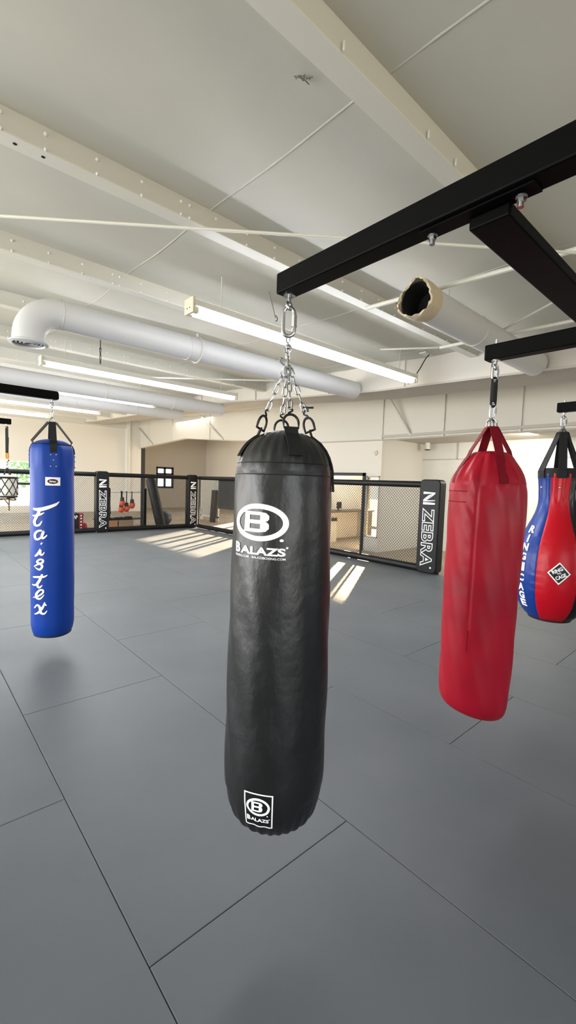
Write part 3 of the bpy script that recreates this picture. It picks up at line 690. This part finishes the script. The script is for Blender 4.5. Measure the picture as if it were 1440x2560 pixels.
for ch, z in zip(('R','I','N','G','#','C','A','G','E'), zs):
    th = TP-RAD(47); h = .062
    if ch == '#':
        wrap(g, poly2d([[(-.025,-.036),(.025,-.036),(.025,.036),(-.025,.036)]], 6), th, z, .29, surfP, .004)
        wrap(g, fit(text2d('TO', .02), -.017, .017, .002, .028), th, z, .29, surfP, .005, 1); wrap(g, fit(text2d('THE', .02), -.017, .017, -.03, -.006), th, z, .29, surfP, .005, 1)
        continue
    w = .030 if ch != 'I' else .009; rr = interp(profPd, z)
    m = fit(text2d(ch, .05, .0), -w, w, -h/2, h/2); a = 0.
    m = ([(x-y*a*-1.0*(.5), y) for x, y in m[0]], m[1]); wrap(g, m, th, z, rr, surfP, .004)
g.build('white_lettering', M_WHT, t)
g = G(); th = TP+RAD(9); z0 = .965
wrap(g, poly2d([[(0,-.092),(.082,0),(0,.092),(-.082,0)]], 12), th, z0, .30, surfP, .003, 0)
wrap(g, poly2d([[(0,-.078),(.069,0),(0,.078),(-.069,0)]], 12), th, z0, .30, surfP, .0045, 1)
def rot(m, a): return [(x*cos(a)-y*sin(a), x*sin(a)+y*cos(a)) for x, y in m[0]], m[1]
wrap(g, rot(fit(text2d('RING', .04), -.04, .04, .012, .042), RAD(30)), th, z0, .30, surfP, .006, 0)
wrap(g, rot(fit(text2d('TO', .03), -.015, .015, -.006, .008), RAD(30)), th, z0, .30, surfP, .006, 0)
wrap(g, rot(fit(text2d('CAGE', .04), -.04, .04, -.042, -.012), RAD(30)), th, z0, .30, surfP, .006, 0)
g.build('label_patch', [M_WHT, M_BLKP], t)

# ---- (5) small white double-end bag at the far left ----------------------------------------
sx, sy = 1.12, 7.16
t = thing('speed_bag', 'small white laced bag on a black strap, at the far left edge', 'punching bag', (sx, sy, 1.29))
g = G(); g.lathe(sx, sy, dense([(0, 1.30), (.08, 1.30), (.118, 1.325), (.122, 1.45), (.118, 1.565), (.08, 1.60), (0, 1.60)], 4), 40); g.build('body', M_NETW, t)
g = G()
for z, r in ((1.565, .122), (1.30, .115)): g.tube([(sx+r*cos(a), sy+r*sin(a), z) for a in [2*pi*i/40 for i in range(40)]], .013, 6, closed=True)
g.build('rim_band', M_WEB, t)
g = G()
for k in range(8):
    for s in (1, -1): g.tube([(sx+.125*cos(a), sy+.125*sin(a), 1.56-.24*u) for u, a in [(i/8, k*pi/4+s*i/8*1.1) for i in range(9)]], .0055, 5)
g.build('lacing', M_WEB, t)
g = G(); g.tube([(sx+.10*cos(a), sy+.10*sin(a), 1.265+.01*sin(2*a)) for a in [2*pi*i/32 for i in range(32)]], .011, 6, closed=True)
for s in (-.05, .03): g.tube([Vector((sx, sy, 1.27))+RIGHT*s*1.0, Vector((sx, sy, 1.18))+RIGHT*.02, Vector((sx, sy, 1.10))+RIGHT*.022], .008, 6)
g.build('tail_cord', M_STRING, t)
g = G()
for s in (-1, 1): g.tube([Vector((sx, sy, 1.57))+RIGHT*.06*s, Vector((sx, sy, 1.70))], .01, 6)
g.build('top_strap', M_WEB, t)
g = G(); g.chain((sx, sy, 1.69), (sx, sy, 1.83), .05, .03, .006); g.build('chain', M_CHR, t)
g = G(); g.link((sx, sy, 1.865), (0,0,1), RIGHT, .09, .05, .011); g.build('carabiner', M_ORANGE, t)
g = G(); g.tube([(sx, sy, 1.90), (sx, sy, 2.27)], .01, flat=(.035, .012, (-.6, -.8, 0))); g.tube([Vector((sx, sy, 1.91))+RIGHT*.012, Vector((sx, sy, 2.12))+RIGHT*.02], .007, 6); g.build('hang_strap', M_WEB, t)
eye_bolt(t, sx, sy, AZ, .03)

# ================================================================== CAGE FENCE
CH = 1.74
def fence(label, axis, c, a0, a1, joints=(True, True)):
    """one wire panel between a0 and a1 along axis, standing on the mats at c"""
    P = (lambda a, d, z: (a, c+d, z)) if axis == 'x' else (lambda a, d, z: (c+d, a, z))
    t = thing('fence_panel', label, 'fence panel', P((a0+a1)/2, 0, 0), 'cage fence panels')
    g = G(); g.tube([P(a0, 0, CH-.065), P(a1, 0, CH-.065)], .062, 14); g.build('top_rail', M_PAD, t)
    g = G(); g.tube([P(a0, 0, .075), P(a1, 0, .075)], .07, 14); g.build('bottom_rail', M_PAD, t)
    for e, j in ((a0+.025, joints[0]), (a1-.025, joints[1])):
        if j: g = G(); g.tube([P(e, 0, .05), P(e, 0, CH-.07)], .024, 10); g.build('post', M_BLKM, t)
    g = G(); z0, z1 = .13, CH-.12; hh = z1-z0; p = .062; sl = 1.0; r = .0038
    n = int(((a1-a0)+hh)/p)+1
    for s in (1, -1):
        for i in range(n+1):
            b = a0-hh+i*p                                           # 45 degree wires clipped to the panel
            u0, u1 = max(0, (a0-b)), min(hh, a1-b)
            if u1-u0 < .02: continue
            q0, q1 = (b+u0, z0+u0), (b+u1, z0+u1)
            if s < 0: q0, q1 = (a0+a1-q0[0], q0[1]), (a0+a1-q1[0], q1[1])
            g.tube([P(q0[0], .003*s, q0[1]), P(q1[0], .003*s, q1[1])], r, 4, caps=False)
    g.build('wire_mesh', M_WIRE, t)
    return t
YL, XR = 13.0, 7.45
fence('cage fence panel at the left edge, in front of the bright window', 'x', YL, .6, 3.1)
fence('cage fence panel just right of the blue bag, before the first padded post', 'x', YL, 3.1, 4.18, (True, False))
fence('cage fence panel with the orange gloves showing behind it', 'x', YL, 4.52, 5.56, (False, True))
fence('cage fence panel with the dark exercise ball behind it', 'x', YL, 5.56, 7.10, (True, False))
fence('right-hand cage fence panel beside the corner post, facing the sun patch', 'y', XR, 10.72, 12.85, (True, True))
fence('right-hand cage fence panel hidden mostly behind the black bag', 'y', XR, 8.3, 10.72)
fence('right-hand cage fence panel just right of the black bag', 'y', XR, 5.93, 8.3)
fence('last right-hand cage fence panel before the padded end post', 'y', XR, 4.51, 5.93, (True, False))
def padded_post(label, axis, a0, a1, c):
    """padded cover with rounded top; lettering runs downwards, turned a quarter"""
    c2 = c+.16; mid = (a0+a1)/2; w = abs(a1-a0)
    loc = (mid, c, 0) if axis == 'x' else (c, mid, 0)
    t = thing('padded_post', label, 'padded post', loc)
    bm = bmesh.new(); R = .085; pr = []
    hw = w/2; top = CH+.03
    for cx, cz, s in ((hw-R, top-R, 0), (-hw+R, top-R, pi/2), (-hw+R, .02+R, pi), (hw-R, .02+R, 3*pi/2)):
        for i in range(7): a = s+pi/2*i/6; pr.append((cx+R*cos(a), cz+R*sin(a)))
    if axis == 'x': poly = [(mid+x, c-.11, z) for x, z in pr]; e = (0, .22, 0)
    else: poly = [(c-.11, mid-x, z) for x, z in pr]; e = (.22, 0, 0)
    bm.free(); g = G(); g.prism(poly, e); o = g.build('pad', M_PAD, t)
    bv = o.modifiers.new('bevel', 'BEVEL'); bv.width = .02; bv.segments = 3; bv.limit_method = 'ANGLE'; bv.angle_limit = RAD(50)
    for pl in o.data.polygons: pl.use_smooth = True
    g = G()
    def put(m, mi, off):
        vs = [((mid+y, c-.11-off, x) if axis == 'x' else (c-.11-off, mid-y, x)) for x, y in m[0]]; g.add(vs, m[1], mi)
    hgt = w*.29; u = 1.0
    word_w = text2d('ZEBRA', .055, 0, 1.12, 12); word_b = text2d('ZEBRA', .006, 0, 1.12, 12)
    def turn(m): return [(-x, y) for x, y in m[0]], m[1]
    # x runs down the post: z = ztop - x
    zt = 1.24; ln = 1.10; W = fit(word_w, 0, ln, -hgt, hgt); B = fit(word_b, 0, ln, -hgt, hgt, word_w)
    put(([(zt-x, y) for x, y in W[0]], W[1]), 0, .002); put(([(zt-x, y) for x, y in B[0]], B[1]), 1, .004)
    S = strokes2d([([(.03,-hgt),(.03,0),(.03,hgt)], [.045,.03,.02]), ([(.04,hgt*.9),(.10,0),(.17,-hgt*.9)], [.015,.06,.03]), ([(.05,hgt*.6),(.10,.02),(.14,-.02)], [.01,.03,.01]), ([(.175,-hgt),(.175,0),(.165,hgt)], [.03,.02,.012]), ([(.225,-hgt),(.225,0),(.225,hgt)], [.045,.04,.03])])
    g.build('white_lettering', [M_WHT, M_BLKP], t); g = G()
    put(([(1.55-x, y) for x, y in S[0]], S[1]), 0, .003)
    D = poly2d([ell(.13, hgt*.8, .018, .018, 12)], 4); g.build('emblem', M_WHT, t); g = G(); put(D, 0, .003); g.build('dot', M_WHT, t)
    g = G()
    if axis == 'x': g.box(a0+.06, a1-.06, c-.05, c+.05, 0, .03)
    else: g.box(c-.05, c+.05, min(a0, a1)+.02, max(a0, a1)-.06, 0, .03)
    g.build('foot', M_BLKM, t)
    return t
padded_post('padded black cage post with white letters, right of the blue bag', 'x', 4.17, 4.53, YL)
padded_post('padded black corner post with white letters, left of the black bag, in the sun', 'x', 7.09, 7.43, YL)
padded_post('padded black end post with white letters, left of the red bag', 'y', 4.10, 4.52, XR)

# ================================================================== THINGS BEHIND THE CAGE
YG = 14.4; F = -.06
t = thing('storage_rack', 'black storage rack with a white rail behind the fence', 'rack', (5.7, YG+.1, F))
for x0, x1 in ((4.72, 5.12), (6.26, 6.34)):
    g = G(); g.box(x0, x1, YG+.06, YG+.16, .95 if x0 < 5 else F, 1.25); g.box(x1-.09, x1, YG+.06, YG+.16, F, 1.25)
    g.build('upright', M_BLKM, t)
g = G(); g.tube([(5.0, YG+.1, 1.13), (6.5, YG+.1, 1.13)], .03, 12); g.build('rail', M_FIX, t)
g = G(); g.box(4.7, 6.3, YG+.02, YG+.5, .20, .225); g.build('shelf', M_BLKM, t)
for s in (0, 1):
    g = G(); g.tube(smooth_path([(4.93+.1*s, YG+.075, 1.15), (4.90+.1*s, YG-.02, .8), (4.95+.08*s, YG-.02, .48), (5.04+.05*s, YG-.02, .42), (5.08, YG-.02, .55), (5.05, YG-.01, .85), (5.0, YG+.075, 1.15)]), .018, 8)
    tag(g.build('skipping_rope', M_BLKM), ('black rope looped on the left of the storage rack' if not s else 'second black rope looped on the storage rack, nearer the gloves'), 'rope', 'ropes on the storage rack')
gl = [(5.44, .55, 'lower left orange glove of the hanging bunch'), (5.47, .75, 'upper left pale orange glove of the hanging bunch'), (5.62, .57, 'lower middle orange glove of the hanging bunch'), (5.80, .68, 'rightmost orange glove of the hanging bunch')]
for x, z, lb in gl:
    t = thing('boxing_glove', lb + ', on the white rail', 'boxing glove', (x, YG, z), 'orange gloves hanging on the rail')
    g = G(); g.sphere((x, YG-.03, z), .10, 0, 16, 12, (.9, .9, 1.05)); g.sphere((x+.07, YG-.03, z+.03), .042, 0, 12, 8, (.8, .9, 1.4)); g.build('fist', M_GLOVE, t)
    g = G(); g.tube([(x, YG-.02, z+.05), (x+.01, YG, z+.16), (x+.01, YG+.01, z+.2)], [.07, .062, .055], 14); g.build('cuff', M_BLKM, t)
    g = G(); g.tube([(x+.01, YG+.02, z+.19), (x+.03, YG+.06, 1.14), (x+.03, YG+.12, 1.15)], .016, 6); g.build('strap', M_WEB, t)
for x0, x1, m, lb in ((4.98, 5.33, M_CARD, 'orange-brown cardboard box on the floor under the hanging ropes'), (5.37, 5.86, M_CARD2, 'dull brown cardboard box on the floor under the orange gloves')):
    t = thing('cardboard_box', lb, 'box', ((x0+x1)/2, YG+.25, F))
    g = G(); g.box(x0, x1, YG-.02, YG+.42, F, .18, bev=.006); g.build('carton', m, t)
    g = G(); g.box(x0-.01, x1+.01, YG-.03, YG+.43, .155, .19, bev=.005); g.build('flap', m, t)
for i, (x, lb) in enumerate(((5.1, 'flat black shin pad lying on the rack shelf at left'), (5.35, 'flat black shin pad in the middle of the rack shelf'), (5.55, 'black and white pad on the rack shelf under the gloves'), (5.75, 'flat black shin pad at the right end of the rack shelf'))):
    g = G(); g.box(x-.12, x+.1, YG+.04, YG+.2, .225, .27+.012*i, bev=.02); g.box(x-.03, x+.02, YG+.05, YG+.08, .262, .30, 1, bev=.01)
    tag(g.build('shin_pad', [M_BLKM, M_WHT if i == 2 else M_BLKM]), lb, 'pad', 'pads on the rack shelf')
# leaning roll and exercise ball
t = thing('grappling_roll', 'tall black padded roll leaning on the rack behind the fence', 'padded roll', (6.72, 14.2, F))
a, b = Vector((6.70, 14.15, .12)), Vector((6.44, 14.33, 1.50)); d = (b-a).normalized()
g = G(); g.tube([a-d*.17, a-d*.165, a-d*.13, a, b, b+d*.09, b+d*.12, b+d*.125], [.05, .13, .165, .17, .165, .14, .09, .02], 28); g.build('body', M_PAD, t)
g = G(); q = b+d*.12; g.tube([q+Vector((-.06, 0, 0)), q+d*.03+Vector((-.03,0,0)), q+d*.03+Vector((.03,0,0)), q+Vector((.06, 0, 0))], .012, 8); g.build('handle', M_WEB, t)
t = thing('exercise_ball', 'dark grey-blue exercise ball on the floor beside the leaning roll', 'ball', (7.02, 14.5, F))
g = G(); g.sphere((7.02, 14.5, F+.265), .265, 0, 32, 20)
for z in (-.1, 0, .1): r = sqrt(.265**2-z*z); g.tube([(7.02+r*cos(x), 14.5+r*sin(x), F+.265+z) for x in [2*pi*i/40 for i in range(40)]], .004, 6, closed=True)
g.build('skin', M_BALL, t); g = G(); g.cyl((7.08, 14.25, F+.31), (7.085, 14.235, F+.312), .012, 10); g.build('plug', M_FIX, t)
# low black equipment box with white letters and red starred side
t = thing('plyo_box', 'low black box with white letters and a red strip, right of the blue bag', 'box', (3.75, YG, F))
g = G(); g.box(3.3, 4.1, YG-.25, YG+.25, F, .47, bev=.015); g.build('body', M_PAD, t)
g = G(); m = fit(text2d('UAP', .04, .15), 3.86-.22+.2, 4.03, .30, .41); g.add([(x, YG-.253, y) for x, y in m[0]], m[1]); g.build('white_lettering', M_WHT, t)
g = G(); g.box(4.07, 4.19, YG-.256, YG-.1, F, .46, 0, bev=.01)
for z in (.01, .11, .21, .31, .40): g.sphere((4.13, YG-.255, z), .026, 1, 10, 6, (1, .3, 1))
g.build('starred_strip', [mat('strip_red', '#8c1424', .5), M_WHT], t)
g = G(); g.tube([(4.28, YG-.05, F), (4.28, YG-.05, .14), (4.28, YG-.05, .15)], [.11, .06, .03], 20); tag(g.build('marker_cone', mat('cone_red', '#b4202e', .5)), 'small red cone on the floor right of the low black box', 'cone')
g = G(); g.sphere((4.40, YG+.6, .33), .06, 0, 14, 10, (.8, .6, 1.3)); g.cyl((4.40, YG+.6, F), (4.40, YG+.6, .3), .02, 10); tag(g.build('kettle_marker', M_BLKM), 'small black knob on a stand left of the first padded post', 'knob')
# boards and an added shade sheet behind the right-hand fence
t = thing('standing_board', 'pale grey framed board standing behind the fence left of the black bag', 'board', (9.55, 15.5, F))
g = G(); g.box(9.5, 9.54, 14.9, 16.15, .12, 1.69); g.build('panel', M_BOARD, t)
g = G()
for q in ((14.86, 14.92, .1, 1.72), (16.12, 16.18, .1, 1.72), (14.86, 16.18, 1.67, 1.73), (14.86, 16.18, .1, .16)): g.box(9.48, 9.56, q[0], q[1], q[2], q[3])
for y in (14.89, 16.15): g.box(9.48, 9.56, y-.03, y+.03, F, .12)
g.build('frame', M_FIX, t)
g = G(); g.obox((9.36, 14.98, .58), ((1,0,-.06),(0,1,0),(.06,0,1)), (.05, .16, .64), bev=.02); tag(g.build('leaning_pad', M_PAD), 'narrow black pad standing upright against the pale grey board', 'pad')
t = thing('shade_sheet', 'dark grey sheet standing in for the dim background behind the cage fence, beside the black bag', 'shade sheet', (7.56, 11.35, 1.2))  # added sheet, its dark grey stands in for background shade
g = G(); n = 14; vs = []
for i in range(n+1):
    y = 10.86+.98*i/n
    for z in (.72, 1.0, 1.35, 1.66): vs.append((7.56+.008*sin(i*1.3), y, z))
g.add(vs, [[i*4+k, i*4+k+1, i*4+k+5, i*4+k+4] for i in range(n) for k in range(3)], 0, True); g.build('shade_face', M_SHADE, t)
g = G(); g.tube([(7.53, 10.84, 1.66), (7.53, 11.86, 1.66)], .012, 8); g.build('added_bar', M_BLKM, t)
# office desk with screen
t = thing('desk', 'pale desk seen through the black framed doorway', 'desk', (9.9, 8.75, F))
g = G(); g.box(9.15, 11.2, 8.45, 9.08, .80, .84, bev=.004); g.build('desk_top', M_WOOD, t)
for x in (9.2, 11.1):
    g = G(); g.box(x, x+.05, 8.5, 9.05, F, .80); g.build('leg', M_WALLG, t)
g = G(); g.box(9.25, 9.55, 8.55, 9.0, F, .66); g.box(9.26, 9.54, 8.53, 8.55, .55, .64, 1); g.build('drawer_unit', [M_WALLG, M_BLKM], t)
t = thing('computer_screen', 'small black screen on the desk in the doorway', 'screen', (9.78, 8.7, .84))
g = G(); g.box(9.68, 9.88, 8.68, 8.71, .90, 1.10, bev=.008); g.build('display', M_BLKM, t)
g = G(); g.box(9.76, 9.80, 8.71, 8.73, .845, .95); g.box(9.7, 9.86, 8.66, 8.78, .84, .85); g.build('stand', M_BLKM, t)
g = G()
for q in ((6.64, 6.67, .3, 1.86), (7.02, 7.05, .3, 1.86), (6.64, 7.05, .3, .33), (6.64, 7.05, 1.83, 1.86)): g.box(8.94, 9.0, q[0], q[1], q[2], q[3])
o = struct('window_4', g, M_WALLG); q = G(); q.box(8.965, 8.972, 6.67, 7.02, .33, 1.83); q.build('pane', M_TINT, o)

# ================================================================== OUTSIDE
g = G(); g.box(-30, 45, -30, 60, -.4, -.2); struct('ground', g, M_GROUND)
def tree(label, x, y, h, r, seed):
    rnd = random.Random(seed); t = thing('garden_tree', label, 'tree', (x, y, -.2), 'trees outside the back window')
    g = G(); g.tube([(x, y, -.2), (x+.1, y, h*.35), (x, y+.1, h*.7)], [.14, .1, .05], 10); g.build('trunk', M_BARK, t)
    g = G()
    for i in range(900):
        a = rnd.uniform(0, 2*pi); b = rnd.gauss(0, .45); q = r*rnd.uniform(.3, 1)
        c = Vector((x+q*cos(a)*cos(b), y+q*sin(a)*cos(b), h*.62+q*1.2*sin(b)))
        u = Vector((rnd.gauss(0,1), rnd.gauss(0,1), rnd.gauss(0,1))).normalized(); v = u.orthogonal().normalized(); s = rnd.uniform(.10, .22)
        g.add([c-u*s, c+v*s*.45, c+u*s, c-v*s*.45], [[0,1,2,3]])
    g.build('crown', M_LEAF, t)
tree('leafy green tree outside the back window, at the left', 2.3, 27.0, 3.2, 1.6, 1)
tree('leafy green tree outside the back window, nearer the blue bag', 6.0, 28.6, 3.4, 1.6, 2)

# ================================================================== LIGHT
w = bpy.data.worlds.new('sky'); SC.world = w; w.use_nodes = True; nt = w.node_tree
bg = nt.nodes['Background']; bg.inputs[0].default_value = (.80, .90, 1.0, 1); bg.inputs[1].default_value = 4
su = bpy.data.lights.new('sun', 'SUN'); su.energy = 95; su.angle = RAD(.6); su.color = (1, .80, .55)
so = bpy.data.objects.new('sun', su); COL.objects.link(so)
dirv = Vector((-.845, -.535, -.206)).normalized(); so.rotation_euler = dirv.to_track_quat('-Z', 'Y').to_euler(); so.location = (20, 18, 8)
def area(name, loc, aim, sx, sy, e, c):
    l = bpy.data.lights.new(name, 'AREA'); l.shape = 'RECTANGLE'; l.size = sx; l.size_y = sy; l.energy = e; l.color = c
    o = bpy.data.objects.new(name, l); COL.objects.link(o); o.location = loc
    o.rotation_euler = (Vector(aim)-Vector(loc)).to_track_quat('-Z', 'Y').to_euler(); return o
area('daylight_fill_left', (-4.15, 3.2, 1.7), (3, 4.2, 1.9), 3.4, 2.6, 210, (1, .98, .95))
area('daylight_fill_left', (-4.15, 8.2, 1.8), (3, 8.2, 2.3), 3.8, 2.6, 300, (1, .98, .95))
area('daylight_fill_left', (-4.15, 14, 1.7), (4, 15.5, 1.6), 3.8, 2.6, 420, (1, .97, .93))
area('daylight_fill_front', (-1.1, -4.15, 1.7), (0, 4, 1.8), 4.4, 2.6, 34, (1, .97, .9))  # added fill lamp at the unseen opening behind the camera
area('office_fill', (10.3, 7.9, 2.6), (10.3, 7.9, 0), 1.2, 1.2, 60, (1, .90, .76))  # added warm fill in place of sun bounce, not a fitted lamp
area('office_fill', (11.6, 12, 2.9), (11, 12, 0), 2, 3, 90, (1, .93, .83))  # added fill for the space behind the right-hand fence
area('daylight_fill_left', (-4.15, 19, 1.8), (5, 20, 1.6), 2.6, 2.6, 260, (1, .97, .92))  # added fill for the area behind the fence, no wall opening here
area('recess_fill', (9.9, 3.6, 2.72), (10.2, 3.8, 0), 1.2, 4, 62, (1, .98, .94))  # added fill that brightens the recess wall
area('recess_fill', (9.6, 3.4, 2.7), (10.0, 6.6, .5), .8, .8, 55, (1, .9, .74))  # added warm fill standing in for bounce off the sunlit floor
area('annex_fill', (11.5, 16, 3.9), (11.3, 16, 0), 3, 6, 170, (1, .96, .9))  # added fill that brightens the annex, no fixture modelled

# ================================================================== CAMERA
cam = bpy.data.cameras.new('camera'); co = bpy.data.objects.new('camera', cam); COL.objects.link(co)
yaw, pitch, roll, f = 8.42858451e-01, -6.79860544e-02, 3.35897325e-02, 1090.446
fw = Vector((cos(pitch)*cos(yaw), cos(pitch)*sin(yaw), sin(pitch))); rt = Vector((sin(yaw), -cos(yaw), 0)); up = rt.cross(fw)
r2 = rt*cos(roll)+up*sin(roll); u2 = -rt*sin(roll)+up*cos(roll)
m = Matrix((r2, u2, -fw)).transposed().to_4x4(); m.translation = (0, 0, H); co.matrix_world = m
cam.sensor_fit = 'HORIZONTAL'; cam.sensor_width = 36; cam.lens = f/1440*36; cam.clip_start = .05; cam.clip_end = 200
SC.camera = co
SC.view_settings.view_transform = 'Standard'; SC.view_settings.look = 'None'; SC.view_settings.exposure = 0
try: SC.cycles.use_denoising = True
except Exception: pass
